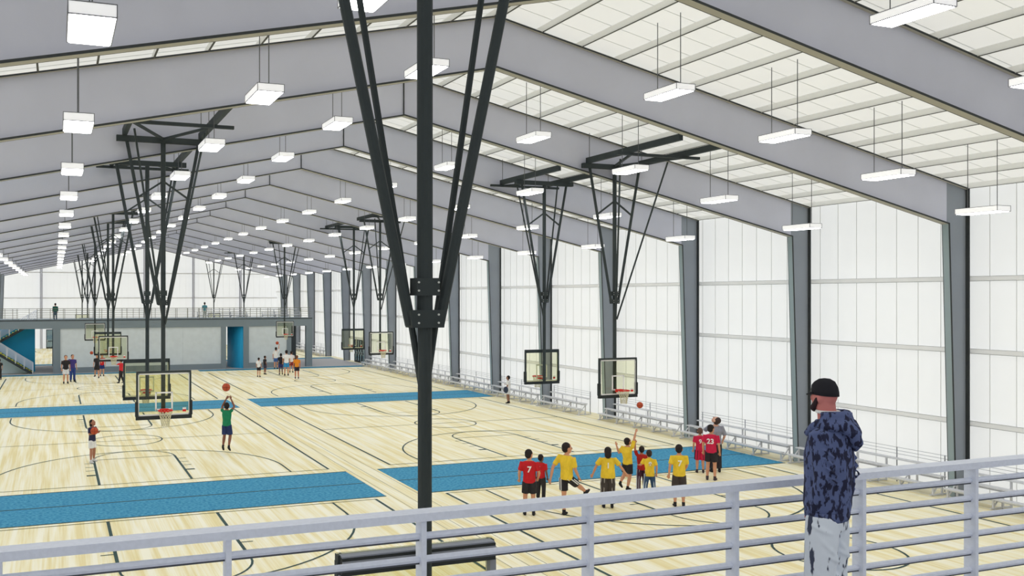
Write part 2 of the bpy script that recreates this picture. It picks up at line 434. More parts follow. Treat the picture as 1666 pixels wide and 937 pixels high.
# ------------------------------------------------------------------ basketball hoops hung from the roof
def hoop(cx, y, s, label, fs=1.22):
    """board plane at y; s=-1 faces the camera (towards -y), s=+1 faces away"""
    t = empty('basketball_hoop', (cx, y, 0)); tag(t, label, 'basketball hoop', 'roof hung basketball hoops')
    my = -s * .22                                          # mast stands behind the board
    mb = MB().tube([(0, my, 7.4), (0, my, 12.95)], .083, 14); mb.tube([(0, my, 3.5), (0, my, 7.4)], .074, 14)
    mb.build('mast', M['dark'], t)
    b = MB()
    for z0, z1, w0, w1 in ((7.27, 7.45, .175, .2), (7.6, 7.78, .125, .125)):
        prof(b, [(-w0, z0), (w0, z0), (w1, z1), (-w1, z1)], my - .1, my + .1)
        for x in (-.11, .11):
            for z in (z0 + .05, z1 - .045):
                b.tube([(x, my - .115, z), (x, my - .1, z)], .011, 6, 1)
    b.build('bracket', [M['dark'], M['bolt']], t)
    for q in (-1, 1):
        MB().tube([(q * .16, my, 7.3), (q * fs, my, 12.95)], .058, 10).build('front_brace', M['dark'], t)
        ry = (.3 if fs > 1.3 else .65) if s > 0 else 2.0
        MB().tube([((.05 if q > 0 else .0), my + s * .08, 6.62), (q * (1.0 if fs > 1.3 and q < 0 else 1.12), my + s * ry, 12.95)], .037, 8).build('rear_brace', M['dark'], t)
        MB().bar((0, my, 11.55), (q * .87, my, 10.95), .06, .06, up=(0, 1, 0)).build('cross_strut', M['dark'], t)
    ya, yb = (-5.6, 1.45) if s < 0 else (-3.7, 3.3)
    k0 = math.floor((y + my - YA) / SP)                    # keep the ceiling frame inside its bay
    ya = max(ya, YA + k0 * SP - y + .16); yb = min(yb, YA + (k0 + 1) * SP - y - .16)
    cf = MB()
    for x in (-1.28, 1.28): cf.box(x - .075, x + .075, ya, yb, 13.05, 13.28)
    fr = cf.build('ceiling_frame', M['dark'], t)
    for (yy, w, z0, x1) in ((my, .1, 12.86, 1.55), (max(ya + .1, min(yb - .1, my + s * 2.9)), .07, 12.95, 1.9)):
        MB().box(-x1, x1, yy - w, yy + w, z0, 13.05).build('cross_beam', M['dark'], fr)
    for q in (-1, 1):
        MB().bar((0, my, 13.0), (q * 1.25, max(ya + .1, min(yb - .1, my + s * 2.9)), 13.0), .08, .08).build('diagonal', M['dark'], fr)
        for yy in (ya + .15, yb - .15):
            zt = roof_z(cx + q * 1.28) - .2
            MB().tube([(q * 1.28, yy, 13.28), (q * 1.28, yy, zt)], .014, 6).build('hanger', M['rod'], fr)
    z0, z1, w = 3.44, 4.97, .885
    bb = MB().box(-w, w, -.012, .012, z0, z1).build('backboard', M['glass'], t)
    f = MB(); f.box(-w - .03, w + .03, -.05, .05, z1 - .01, z1 + .06)
    for q in (-1, 1): f.box(q * (w + .005) - .03, q * (w + .005) + .03, -.05, .05, z0 + .4, z1 - .01)
    f.box(-w, w, -s * .05, -s * .02, z1 - .09, z1 - .01) if s > 0 else None
    f.build('board_frame', M['dark'], bb)
    p = MB(); p.box(-w - .05, w + .05, -.06, .06, z0 - .06, z0 + .06)
    for q in (-1, 1): p.box(q * (w + .02) - .05, q * (w + .02) + .05, -.06, .06, z0 + .06, z0 + .55)
    p.build('edge_padding', M['pad'], bb)
    wl_ = MB(); fy0, fy1 = (s * .013, s * .03); fy0, fy1 = min(fy0, fy1), max(fy0, fy1)
    a, t_ = w - .03, .055
    wl_.box(-a, a, fy0, fy1, z1 - .06, z1 - .012); wl_.box(-a, a, fy0, fy1, z0 + .07, z0 + .12)
    for q in (-1, 1): wl_.box(q * a - t_ / 2, q * a + t_ / 2, fy0, fy1, z0 + .07, z1 - .012)
    wl_.build('border_stripe', M['white'], bb)
    ts = MB(); zz0, zz1, a = 3.74, 4.26, .27
    ts.box(-a, a, fy0, fy1, zz1, zz1 + .05); ts.box(-a, a, fy0, fy1, zz0 - .05, zz0)
    for q in (-1, 1): ts.box(q * a - .025, q * a + .025, fy0, fy1, zz0 - .05, zz1 + .05)
    ts.build('target_square', M['white'], bb)
    em = MB(); ex = w - .2
    em.box(min(-s * 0 + ex, ex) - .06, ex + .06, fy0 - .001, fy1 + .001, z0 + .17, z0 + .25, 0); em.box(ex - .06, ex + .06, fy0 - .001, fy1 + .001, z0 + .25, z0 + .31, 1)
    em.build('emblem', [M['red'], M['white']], bb)
    rc = s * .42; n = 24
    rm = MB().tube([(.235 * math.cos(2 * math.pi * i / n), rc + .235 * math.sin(2 * math.pi * i / n), 3.72) for i in range(n)], .02, 6, closed=True)
    rm.box(-.14, .14, min(s * .02, s * .2), max(s * .02, s * .2), 3.62, 3.74)
    rm.build('rim', M['red'], t)
    nb = MB(); N = 12
    for d in (1, -1):
        for i in range(N):
            pts = []
            for k in range(7):
                u = k / 6; r = .23 - .10 * math.sin(u * math.pi / 2); an = 2 * math.pi * (i + d * k * .5) / N
                pts.append((r * math.cos(an), rc + r * math.sin(an), 3.7 - .52 * u))
            nb.tube(pts, .009, 4)
    nb.build('net', M['net'], t)
    return t
YB = [(8.72, 1), (31.3, -1), (37.45, 1), (59.95, -1), (66.4, 1), (88.5, -1), (109.8, 1), (131.8, -1)]
HL = {(0, 0): 'huge near charcoal hoop mast with backboard seen below the railing',
      (1, 0): 'charcoal mast hoop on the right court right beside the near balcony',
      (0, 1): 'large clear backboard facing the viewer behind the woman with the ball', (0, 2): 'clear backboard facing away just behind the large left one',
      (1, 1): 'clear backboard facing the viewer above the orange ball at right', (1, 2): 'clear backboard facing away beside the white-shirted bystander',
      (0, 3): 'backboard facing the viewer beyond second blue strip on left court', (0, 4): 'backboard facing away just beyond second blue strip on left court',
      (1, 3): 'backboard facing the viewer at second blue strip by right wall', (1, 4): 'backboard facing away in front of the dark wall door',
      (0, 5): 'small backboard before the far balcony wall on left court', (1, 5): 'small backboard over the orange shirted player before the far balcony',
      (0, 6): 'distant hoop mast beyond the far balcony, left court, its nearer one', (1, 6): 'distant hoop mast beyond the far balcony, right court, its nearer one',
      (0, 7): 'distant hoop mast by the end wall on the left court', (1, 7): 'distant hoop mast by the end wall on the right court'}
for i, cx in enumerate(CX):
    for j, (y, s) in enumerate(YB):
        if i == 1 and j == 0: continue
        h = hoop(cx + (.10 if j == 0 else 0), y, s, HL[(i, j)], 1.40 if j == 0 else 1.22)
nh = [o for o in bpy.data.objects if o.name == 'basketball_hoop'][0]
b = MB().box(-.865, .865, -.13, .06, 4.76, 4.94, 0); b.box(-.86, .86, -.12, .05, 4.94, 4.955, 1); b.box(-.865, .865, -.135, -.13, 4.885, 4.91, 1)
b.build('top_padding', [M['pad'], M['padtop']], nh)
for q in (-1, 1): MB().box(q * .85 - .035, q * .85 + .035, -.1, -.02, 3.5, 4.76).build('side_channel', M['padtop'], nh)
for o in bpy.data.objects:
    if o.name == 'board_frame': o.scale = (.97, 1, .985)

# ------------------------------------------------------------------ far balcony block
FY = 93.0
fm = empty('floor_mezzanine', (0, FY, 0)); tag(fm, 'grey slab of the far balcony spanning the hall', kind='structure')
def fb(name, m, x0, x1, y0, y1, z0, z1, par=fm): return MB().box(x0, x1, y0, y1, z0, z1).build(name, M[m], par)
XL = XR - HW + .1
fb('slab', 'mezdk', -1.7, 25.94, .3, 10.5, 4.75, 5.15)
fb('slab', 'mezdk', XL, -1.7, 3.6, 10.5, 4.75, 5.15)
fb('fascia', 'mezdk', XL, 25.94, 0, .3, 4.38, 5.15)
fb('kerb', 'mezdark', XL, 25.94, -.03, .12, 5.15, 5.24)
fb('kerb', 'mezdk', XL, 25.94, -.05, .3, 5.24, 5.28)
fb('soffit_beam', 'mezdk', -1.7, 25.94, 10.2, 10.5, 4.38, 4.75)
wm = empty('wall_mezzanine', (0, FY, 0)); tag(wm, 'slate wall under the far balcony with pale grey inset panels', kind='structure')
for x0, x1 in ((-.25, .42), (16.15, 16.66), (18.47, 19.05), (23.16, 23.63), (25.26, 25.94)):
    fb('pillar', 'mezdk', x0, x1, 0, .5, 0, 4.38, wm)
for x0, x1 in ((.42, 16.15), (19.05, 23.16)):
    fb('plinth', 'mezdk', x0, x1, .05, .4, 0, .55, wm)
    n = max(1, round((x1 - x0) / 3.9))
    for i in range(n): fb('inset_panel', 'mezpanel', x0 + (x1 - x0) * i / n + .004, x0 + (x1 - x0) * (i + 1) / n - .004, .12, .35, .55, 4.38, wm)
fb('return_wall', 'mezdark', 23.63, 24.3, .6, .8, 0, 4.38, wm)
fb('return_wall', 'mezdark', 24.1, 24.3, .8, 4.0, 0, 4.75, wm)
for x in (-.1, 8, 16.4, 25.6): fb('pillar', 'mezdk', x - .25, x + .25, 10.0, 10.5, 0, 4.38, wm)
# curved blue wall in the middle opening
b = MB(); P = [(18.62, .1)] + [(18.62 - 1.25 * math.sin(a), .1 + 3.2 * (1 - math.cos(a))) for a in [math.pi / 2 * i / 12 for i in range(1, 13)]]
for i in range(len(P) - 1):
    p, q = P[i], P[i + 1]
    b.add([(p[0], p[1], 0), (q[0], q[1], 0), (q[0], q[1], 4.7), (p[0], p[1], 4.7), (p[0] + .15, p[1] + .1, 0), (q[0] + .15, q[1] + .1, 0), (q[0] + .15, q[1] + .1, 4.7), (p[0] + .15, p[1] + .1, 4.7)],
          [(0, 3, 2, 1), (4, 5, 6, 7), (3, 7, 6, 2)])
b.build('curved_blue_wall', M['sky'], wm, smooth=True)
fb('blue_wall', 'sky', XL, -1.95, 3.3, 3.5, 0, 5.1, wm)
b = MB(); prof(b, [(-2.25, 0), (-6.0, 2.5), (-7.4, 2.5), (-7.4, 0)][::-1], 1.85, 1.95); b.build('stair_wall_painted_light', M['pale'], wm)  # added triangle, its pale colour stands in for light on the blue wall
# stairs
def flight(x0, z0, x1, z1, ya, yb, lab, n):
    t = empty('stair_flight', (0, FY, 0)); tag(t, lab, 'stairs', 'switchback stairs to the far balcony')
    for i in range(n):
        u0, u1 = i / n, (i + 1) / n; xa, xb = x0 + (x1 - x0) * u0, x0 + (x1 - x0) * u1; z = z0 + (z1 - z0) * u1
        MB().box(min(xa, xb) - .02, max(xa, xb) + .02, ya, yb, z - .17, z).build('tread', M['tread'], t)
    for y in (ya, yb):
        MB().bar((x0, y, z0 - .02), (x1, y, z1 - .1), .05, .26).build('stringer', M['dark'], t)
        for k in range(6):
            h = .35 + k * .13
            MB().bar((x0, y, z0 + h), (x1, y, z1 + h), .035 if k < 5 else .06).build('rail', M['alu'], t)
        for k in range(6):
            u = k / 5; x = x0 + (x1 - x0) * u; z = z0 + (z1 - z0) * u
            MB().box(x - .03, x + .03, y - .03, y + .03, z, z + 1.02).build('baluster', M['alu'], t)
flight(-2.1, 0, -6.0, 2.62, .45, 1.75, 'lower stair flight with yellow-green treads before the blue wall', 15)
flight(-6.0, 2.62, -1.75, 5.18, 2.2, 3.2, 'upper stair flight with pale rails rising to the far balcony', 15)
ld = MB().box(-7.4, -6.0, .4, 3.25, 2.5, 2.62).build('stair_landing', M['mezdk'], None, (0, FY, 0)); tag(ld, 'grey landing between the two stair flights under the far balcony', 'landing')
MB().box(-7.35, -7.2, .5, .65, 0, 2.5).build('leg', M['dark'], ld); MB().box(-6.2, -6.05, 3.05, 3.2, 0, 2.5).build('leg', M['dark'], ld)

# ------------------------------------------------------------------ railings
def railing(name, label, x0, x1, y, zf, n, post, rails, wr_, toph, topw, m, lipm=None, step=1.2, xstart=None):
    t = empty(name, (0, y, zf)); tag(t, label, 'railing')
    x = xstart if xstart is not None else x0
    pm = MB().box(-post[0] / 2, post[0] / 2, -post[1] / 2, post[1] / 2, 0, toph - .02).mesh('post', m)
    while x <= x1:
        put('post', pm, t, (x, 0, 0)); x += step
    b = MB().box(x0, x1, -topw / 2, topw / 2, toph - .05, toph); b.build('top_rail', m, t)
    for z in rails:
        b = MB().tube([(x0, 0, z), (x1, 0, z)], wr_, 8)
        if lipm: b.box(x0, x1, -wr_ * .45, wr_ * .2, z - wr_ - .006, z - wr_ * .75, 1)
        b.build('rail', [m, lipm or m], t, smooth=False)
    return t
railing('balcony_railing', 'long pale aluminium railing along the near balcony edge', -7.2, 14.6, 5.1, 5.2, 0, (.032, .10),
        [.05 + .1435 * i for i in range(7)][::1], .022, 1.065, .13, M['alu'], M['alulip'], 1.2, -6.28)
railing('far_balcony_railing', 'thin pale railing along the front edge of the far balcony', -1.7, 25.85, FY + .1, 5.28, 0, (.05, .05), (.2, .42, .64, .86), .014, 1.08, .05, M['railthin'])
railing('far_balcony_railing', 'thin railing in front of the stair well, left end of far balcony', XL, -3.4, FY + .1, 5.28, 0, (.05, .05), (.2, .42, .64, .86), .014, 1.08, .05, M['railthin'])
railing('far_balcony_railing', 'thin pale railing along the rear edge of the far balcony', XL, 25.85, FY + 10.3, 5.15, 0, (.05, .05), (.2, .42, .64, .86), .014, 1.08, .05, M['railthin'])
# near balcony floor that carries the viewer and the hooded man
nf = MB().box(XR - HW + .1, XR + HW - 1.3, Y0 + .1, 5.25, 4.85, 5.2).build('floor_balcony', M['concrete']); tag(nf, 'grey floor slab of the near viewing balcony', kind='structure')

# ------------------------------------------------------------------ bleachers
def bleacher(x, ya, yb, zf, label, rows=3, short=.35, dirx=1, rail=True):
    t = empty('bleacher', (x, ya, zf)); tag(t, label, 'bleacher', 'aluminium bleachers')
    L = yb - ya; H = [.43, .72, 1.0]; X = [0, .48, .92]
    for i in range(rows):
        y0, y1 = (.05, L - .05) if i < 2 else (short, L - short)
        MB().box(dirx * X[i] - .15, dirx * X[i] + .15, y0, y1, H[i] - .05, H[i]).build('seat_plank', M['bench'], t)
        if i: MB().box(dirx * (X[i] - .24) - .1, dirx * (X[i] - .24) + .1, y0, y1, H[i] - .44, H[i] - .4).build('foot_plank', M['bench'], t)
    n = max(3, round(L / 1.6))
    for k in range(n + 1):
        y = .1 + (L - .2) * k / n
        b = MB()
        for i in range(rows):
            if i == 2 and (k == 0 or k == n): continue
            b.box(dirx * X[i] - .03, dirx * X[i] + .03, y - .03, y + .03, 0, H[i] - .04)
        b.box(min(-.15, dirx * .98), max(.15, dirx * .9), y - .025, y + .025, .02, .07)
        b.bar((dirx * 0, y, .07), (dirx * X[1], y, H[1] - .1), .04)
        b.build('support', M['bench'], t)
    if rail and rows > 2:
        b = MB()
        for k in range(n - 1):
            y = short + .1 + (L - 2 * short - .2) * k / max(1, n - 2)
            b.box(dirx * 1.08 - .015, dirx * 1.08 + .015, y - .015, y + .015, 0, 1.42)
        for z in (1.14, 1.27, 1.4): b.box(dirx * 1.08 - .008, dirx * 1.08 + .008, short, L - short, z, z + .014)
        b.build('back_guard', M['benchdk'], t)
    return t
BL = [(16.9, 24.0, 'right wall bleacher just nearer than the hooded man'), (24.4, 31.6, 'right wall bleacher behind the hooded man'),
      (31.95, 39.1, 'right wall bleacher behind the boy in the red 23 shirt'), (39.55, 46.7, 'right wall bleacher below the airborne orange ball'),
      (48.84, 54.2, 'right wall bleacher beneath the backboard that faces away'), (54.8, 61.9, 'right wall bleacher behind the white-shirted bystander'),
      (62.35, 69.5, 'right wall bleacher just beyond the second blue strip'), (69.95, 77.1, 'right wall bleacher second beyond the second blue strip'),
      (77.55, 84.7, 'right wall bleacher third beyond the second blue strip'), (85.15, 92.0, 'right wall bleacher beside the dark double door'),
      (108.1, 114.9, 'first bleacher beyond the far balcony by right wall'), (115.6, 122.5, 'second bleacher beyond the far balcony by right wall'), (123.2, 130, 'third bleacher beyond the far balcony by right wall')]
for a, b_, lab in BL: bleacher(31.2, a, b_, 0, 'silver ' + lab)
bb1 = bleacher(0, 0, 5.5, 0, 'small bleacher on the far balcony near the teal-shirted person', rail=False); bb1.location = (19.6, FY + 3.0, 5.15); bb1.rotation_euler.z = math.pi / 2
bb2 = bleacher(0, 0, 4.5, 0, 'small bleacher at the right end of the far balcony', rail=False); bb2.location = (25.6, FY + 3.0, 5.15); bb2.rotation_euler.z = math.pi / 2

# doors
def door(name, x0, x1, h, loc, rz, label, n, m='dark'):
    t = empty(name, loc, rz); tag(t, label, kind='structure')
    w = (x1 - x0) / n
    for i in range(n):
        a = x0 + i * w
        f = MB(); f.box(a, a + .09, -.06, .06, 0, h); f.box(a + w - .09, a + w, -.06, .06, 0, h); f.box(a, a + w, -.06, .06, h - .1, h); f.box(a, a + w, -.06, .06, 0, .2)
        f.box(a, a + w, -.05, .05, 1.0, 1.1)
        l = f.build('door_frame', M[m], t)
        MB().box(a + .09, a + w - .09, -.012, .012, .2, h - .1).build('door_pane', M['doorglass'], l)
        MB().box(a + w - .2, a + w - .14, .06, .1, .95, 1.25).build('door_handle', M['bolt'], l)
door('door_1', 0, 3.4, 2.6, (XR + XW - .35, 94.6, 0), math.pi / 2, 'dark framed glass doors in the right wall before the balcony', 4)
door('door_2', 0, 1.1, 2.75, (-.2, Y1 - .35, 0), math.pi, 'grey framed door in the far end wall seen under the balcony', 1)

# ------------------------------------------------------------------ balls
def basketball(p, r, label):
    t = MB().ell((0, 0, 0), (r, r, r), n=20, m=14).build('basketball', M['ball'], None, p, smooth=True); tag(t, label, 'ball')
    b = MB()
    for rot in (0, math.pi / 2):
        b.tube([(r * 1.0 * math.cos(a) * math.cos(rot), r * 1.0 * math.cos(a) * math.sin(rot), r * math.sin(a)) for a in [2 * math.pi * i / 20 for i in range(20)]], r * .03, 4, closed=True)
    b.tube([(r * math.cos(a), r * math.sin(a), 0) for a in [2 * math.pi * i / 20 for i in range(20)]], r * .03, 4, closed=True)
    b.build('seam', M['seam'], t)
    return t

# ------------------------------------------------------------------ people
def remeshed(b, name, mats, vox, smooth=3, par=None):
    me = b.mesh(name + '_raw', mats)
    o = bpy.data.objects.new('tmp', me); COL.objects.link(o)
    m = o.modifiers.new('r', 'REMESH'); m.mode = 'VOXEL'; m.voxel_size = vox; m.use_smooth_shade = True
    s = o.modifiers.new('s', 'SMOOTH'); s.iterations = smooth; s.factor = .5
    dg = bpy.context.evaluated_depsgraph_get()
    r = bpy.data.meshes.new_from_object(o.evaluated_get(dg))
    r.name = name; bpy.data.objects.remove(o); bpy.data.meshes.remove(me)
    r.materials.clear()
    for q in (mats if isinstance(mats, (list, tuple)) else [mats]): r.materials.append(q)
    return put(name, r, par)

mcache = {}
def cloth(rgb):
    if rgb not in mcache: mcache[rgb] = mat('cloth_%d_%d_%d' % rgb, rgb, .85, noise=.14, scale=(9, 9, 5))
    return mcache[rgb]
def skin(rgb):
    k = ('s',) + rgb
    if k not in mcache: mcache[k] = mat('skin_%d_%d_%d' % rgb, rgb, .6)
    return mcache[k]

BASE = dict(pel=(0, 0, .53), wai=(0, 0, .62), che=(0, 0, .735), nek=(0, 0, .845), head=(0, .012, .925),
            shL=(-.105, 0, .812), shR=(.105, 0, .812), elL=(-.135, -.02, .65), elR=(.135, -.02, .65),
            haL=(-.14, .03, .51), haR=(.14, .03, .51), hiL=(-.05, 0, .51), hiR=(.05, 0, .51),
            knL=(-.06, .015, .285), knR=(.06, .015, .285), anL=(-.066, -.01, .045), anR=(.066, -.01, .045), look=(0, 1, 0), 
            ftL=(-.15, 1, 0), ftR=(.15, 1, 0))
DARKHAIR = (44, 38, 38)
def person(u, v, h, rel, label, shirt, legs, pants=False, skn=(206, 150, 120), hair=DARKHAIR, number=None, ncol=(240, 240, 240), pose=None, lift=0,
           shoe=(40, 40, 44), longhair=False, sleeves=.5, baggy=1.0, vox=None, pos=None, stripe=None, cap=None, bag=None, group=None, legfrac=.78, trim=None):
    """u, v: where the feet meet the floor in the survey drawing, turned into hall coordinates; rel: heading, 0 = away, 90 = to image left"""
    if pos is None:
        d = 1450.77 * 7.5965 / (v - 481.3); r = (u - 630) / 1450.77 * d
        pos = (d * math.sin(.3559) + r * math.cos(.3559), d * math.cos(.3559) - r * math.sin(.3559), 0)
    head_ang = math.atan2(pos[1], pos[0]) + math.radians(rel)
    t = empty('person', (pos[0], pos[1], pos[2] + lift), head_ang - math.pi / 2)
    tag(t, label, 'person', group)
    J = {k: Vector(a) for k, a in BASE.items()}
    for k, a in (pose or {}).items(): J[k] = Vector(a)
    for k in J:
        if k not in ('look', 'ftL', 'ftR'): J[k] = J[k] * h
    S = h; vox = vox or .0085 * h
    sm = skin(skn); sc = cloth(shirt); lc = cloth(legs)
    look = J['look'].normalized(); up = Vector((0, 0, 1)); side = look.cross(up).normalized() if abs(look.z) < .95 else Vector((1, 0, 0))
    up2 = side.cross(look).normalized()
    hk = 1.16; R = Matrix((side, look, up2)).transposed() * hk
    b = MB()
    T = lambda pts, rs, ref=(1, 0, 0), n=12: b.tube(pts, [((q[0] * S, q[1] * S) if isinstance(q, tuple) else q * S) for q in rs], n, ref=ref)
    sx = (J['shR'] - J['shL']).normalized()
    T([J['pel'] - Vector((0, 0, .03)) * S, J['pel'], J['wai'], J['che'], J['shL'] * .5 + J['shR'] * .5, J['nek']], [(.07, .05), (.088, .06), (.075, .05), (.095, .06), (.085, .045), .032], ref=sx)
    T([J['nek'] - Vector((0, 0, .02)) * S, J['head']], [.031, .03])
    hc = J['head']
    b.ell(hc + R @ Vector((0, -.004, .008)) * S, (.046 * S, .056 * S, .060 * S), rot=R)
    b.ell(hc + R @ Vector((0, .018, -.028)) * S, (.033 * S, .034 * S, .036 * S), rot=R)
    b.ell(hc + R @ Vector((0, .056, -.006)) * S, (.009 * S, .014 * S, .015 * S), rot=R)
    for q in (-1, 1): b.ell(hc + R @ Vector((q * .047, -.004, -.004)) * S, (.008 * S, .012 * S, .018 * S), rot=R)
    for q in 'LR':
        T([J['sh' + q] - sx * .0, J['sh' + q] * .5 + J['el' + q] * .5, J['el' + q], J['el' + q] * .55 + J['ha' + q] * .45, J['ha' + q]], [.031, .029, .022, .022, .015])
        # hand with palm, four fingers and a thumb
        d = (J['ha' + q] - J['el' + q]).normalized(); w = d.cross(Vector((0, 1, 0)) if abs(d.y) < .8 else Vector((0, 0, 1))).normalized(); nrm = w.cross(d)
        p0 = J['ha' + q]; p1 = p0 + d * .05 * S
        b.tube([p0 - d * .01 * S, p0 + d * .02 * S, p1], [(.013 * S, .013 * S), (.021 * S, .011 * S), (.021 * S, .009 * S)], 10, ref=w)
        for i, ln in enumerate((.036, .043, .040, .030)):
            f0 = p1 - d * .008 * S + w * (i - 1.5) * .0115 * S
            b.tube([f0, f0 + d * ln * .55 * S + nrm * .003 * S, f0 + d * ln * S + nrm * .014 * S], [.0062 * S, .0058 * S, .0048 * S], 6)
        k = -1 if q == 'L' else 1
        f0 = p0 + d * .015 * S - w * .016 * S
        b.tube([f0, f0 + d * .018 * S - w * .014 * S, f0 + d * .04 * S - w * .02 * S + nrm * .006 * S], [.008 * S, .0072 * S, .0056 * S], 6)
        T([J['hi' + q], J['hi' + q] * .5 + J['kn' + q] * .5, J['kn' + q], J['kn' + q] * .65 + J['an' + q] * .35, J['an' + q] + (J['kn' + q] - J['an' + q]) * .1, J['an' + q]],
          [.052, .046, .033, .034, .021, .021])
        fd = Vector(J['ft' + q]).normalized()
        T([J['an' + q] - fd * .015 * S - Vector((0, 0, .012 * S)), J['an' + q] + fd * .06 * S - Vector((0, 0, .02 * S))], [.022, .018])
    body = remeshed(b, 'body', sm, vox, 2, t)
    # face
    if vox < .03:
        for q in (-1, 1):
            MB().ell(hc + R @ Vector((q * .019, .049, .008)) * S, (.006 * S, .005 * S, .0045 * S), n=8, m=6, rot=R).build('eye', M['pad'], t)
        MB().ell(hc + R @ Vector((0, .049, -.036)) * S, (.013 * S, .004 * S, .0035 * S), n=8, m=6, rot=R).build('mouth', M['red'], t)
    # shirt
    b = MB(); hem = J['pel'] - Vector((0, 0, .035)) * S
    k = baggy
    b.tube([hem, J['pel'] + Vector((0, 0, .04)) * S, J['wai'], J['che'], (J['shL'] + J['shR']) / 2, J['nek'] - Vector((0, 0, .012)) * S],
           [(.097 * S * k, .073 * S * k), (.095 * S * k, .071 * S * k), (.090 * S * k, .066 * S * k), (.106 * S, .072 * S), (.098 * S, .056 * S), (.045 * S, .042 * S)], 16, ref=sx)
    for q in 'LR':
        e = J['sh' + q].lerp(J['el' + q], min(1, sleeves * 1.6) if sleeves < 1 else 1)
        pts, rs = [J['sh' + q] - (J['sh' + q] - J['che']) * .15, J['sh' + q], e], [.036 * S, .037 * S, .036 * S * k]
        if sleeves >= 1:
            pts += [J['el' + q].lerp(J['ha' + q], .9)]; rs = [.042 * S, .043 * S, .034 * S, .026 * S]
        if sleeves > 0: b.tube(pts, rs, 12)
    remeshed(b, 'shirt', sc, vox, 3, t)
    # shorts or long trousers
    b = MB()
    b.tube([J['pel'] - Vector((0, 0, .035)) * S, J['pel'], J['pel'] + Vector((0, 0, .055)) * S], [(.088 * S, .066 * S), (.095 * S, .068 * S), (.088 * S, .062 * S)], 14, ref=sx)
    for q in 'LR':
        if pants:
            b.tube([J['hi' + q], J['hi' + q] * .5 + J['kn' + q] * .5, J['kn' + q], J['kn' + q].lerp(J['an' + q], .9)], [.058 * S, .056 * S * k, .046 * S * k, .040 * S * k], 12)
        else:
            e = J['hi' + q].lerp(J['kn' + q], legfrac)
            b.tube([J['hi' + q], J['hi' + q].lerp(J['kn' + q], legfrac * .5), e], [.058 * S, .058 * S * k, .058 * S * k], 12)
    lg = remeshed(b, 'trousers' if pants else 'shorts', lc, vox, 2, t)
    if stripe:
        for q, sg in (('L', -1), ('R', 1)):
            sb = MB(); rr = (.053 if pants else .06) * k
            end = J['kn' + q].lerp(J['an' + q], .85) if pants else J['hi' + q].lerp(J['kn' + q], legfrac * .95)
            ps = [J['hi' + q], J['kn' + q], end] if pants else [J['hi' + q], end]
            for oy, ox in ((-.45, .9), (-.95, .1), (.3, .95)):
                sb.tube([p + Vector((sg * ox, oy, 0)) * (rr if i == 0 else rr * (.84 if pants else 1)) * S for i, p in enumerate(ps)], .008 * S, 5)
            sb.build('side_stripe', cloth(stripe), lg)
    # shoes
    for q in 'LR':
        fd = Vector(J['ft' + q]).normalized(); a = J['an' + q]; sb = MB(); z = Vector((0, 0, 1))
        dn = z * min(.026 * S, .026 * S)
        sb.tube([a - fd * .035 * S - dn, a - dn * .6, a + fd * .05 * S - dn * 1.0, a + fd * .095 * S - dn * 1.15], [(.018 * S, .020 * S), (.034 * S, .025 * S), (.024 * S, .024 * S), (.012 * S, .018 * S)], 10, ref=(0, 0, 1))
        sb.tube([a - dn * .4, a + (J['kn' + q] - a).normalized() * .035 * S], .026 * S, 10)
        remeshed(sb, 'shoe', cloth(shoe), vox, 1, t)
    # hair or cap
    if hair:
        b = MB(); b.ell(hc + R @ Vector((0, -.014, .020)) * S, (.051 * S, .055 * S, .054 * S), rot=R)
        b.ell(hc + R @ Vector((0, -.026, -.006)) * S, (.046 * S, .042 * S, .046 * S), rot=R)
        if longhair: b.ell(hc + R @ Vector((0, -.04, -.035)) * S, (.05 * S, .035 * S, .06 * S), rot=R)
        remeshed(b, 'hair', cloth(hair), vox, 1, t)
    if number:
        cu = bpy.data.curves.new('number', 'FONT'); cu.body = number; cu.size = .125 * S; cu.extrude = .022; cu.align_x = 'CENTER'; cu.align_y = 'CENTER'; cu.offset = .003 * S
        o = bpy.data.objects.new('tmp', cu); COL.objects.link(o)
        me = bpy.data.meshes.new_from_object(o.evaluated_get(bpy.context.evaluated_depsgraph_get())); bpy.data.objects.remove(o)
        me.materials.clear(); me.materials.append(cloth(ncol)); me.name = 'shirt_number'
        n = put('shirt_number', me, t)
        fwd = up.cross(sx).normalized(); spine = (J['nek'] - J['wai']).normalized(); bk = sx.cross(spine) * 1.0   # points forward
        bkv = -(spine.cross(sx)); 
        nrm = sx.cross(spine).normalized()
        if nrm.y > 0: nrm = -nrm
        c = J['che'].lerp(J['wai'], .25) + nrm * (.073 * S)
        n.matrix_local = Matrix.Translation(c) @ Matrix((sx, spine, sx.cross(spine))).transposed().to_4x4()
    if bag:
        MB().ell((J['haL'].x, J['haL'].y - .05, J['pel'].z - .03 * S), (.05 * S, .09 * S, .12 * S), n=10).build('bag', cloth(bag), t, smooth=True)
    return t

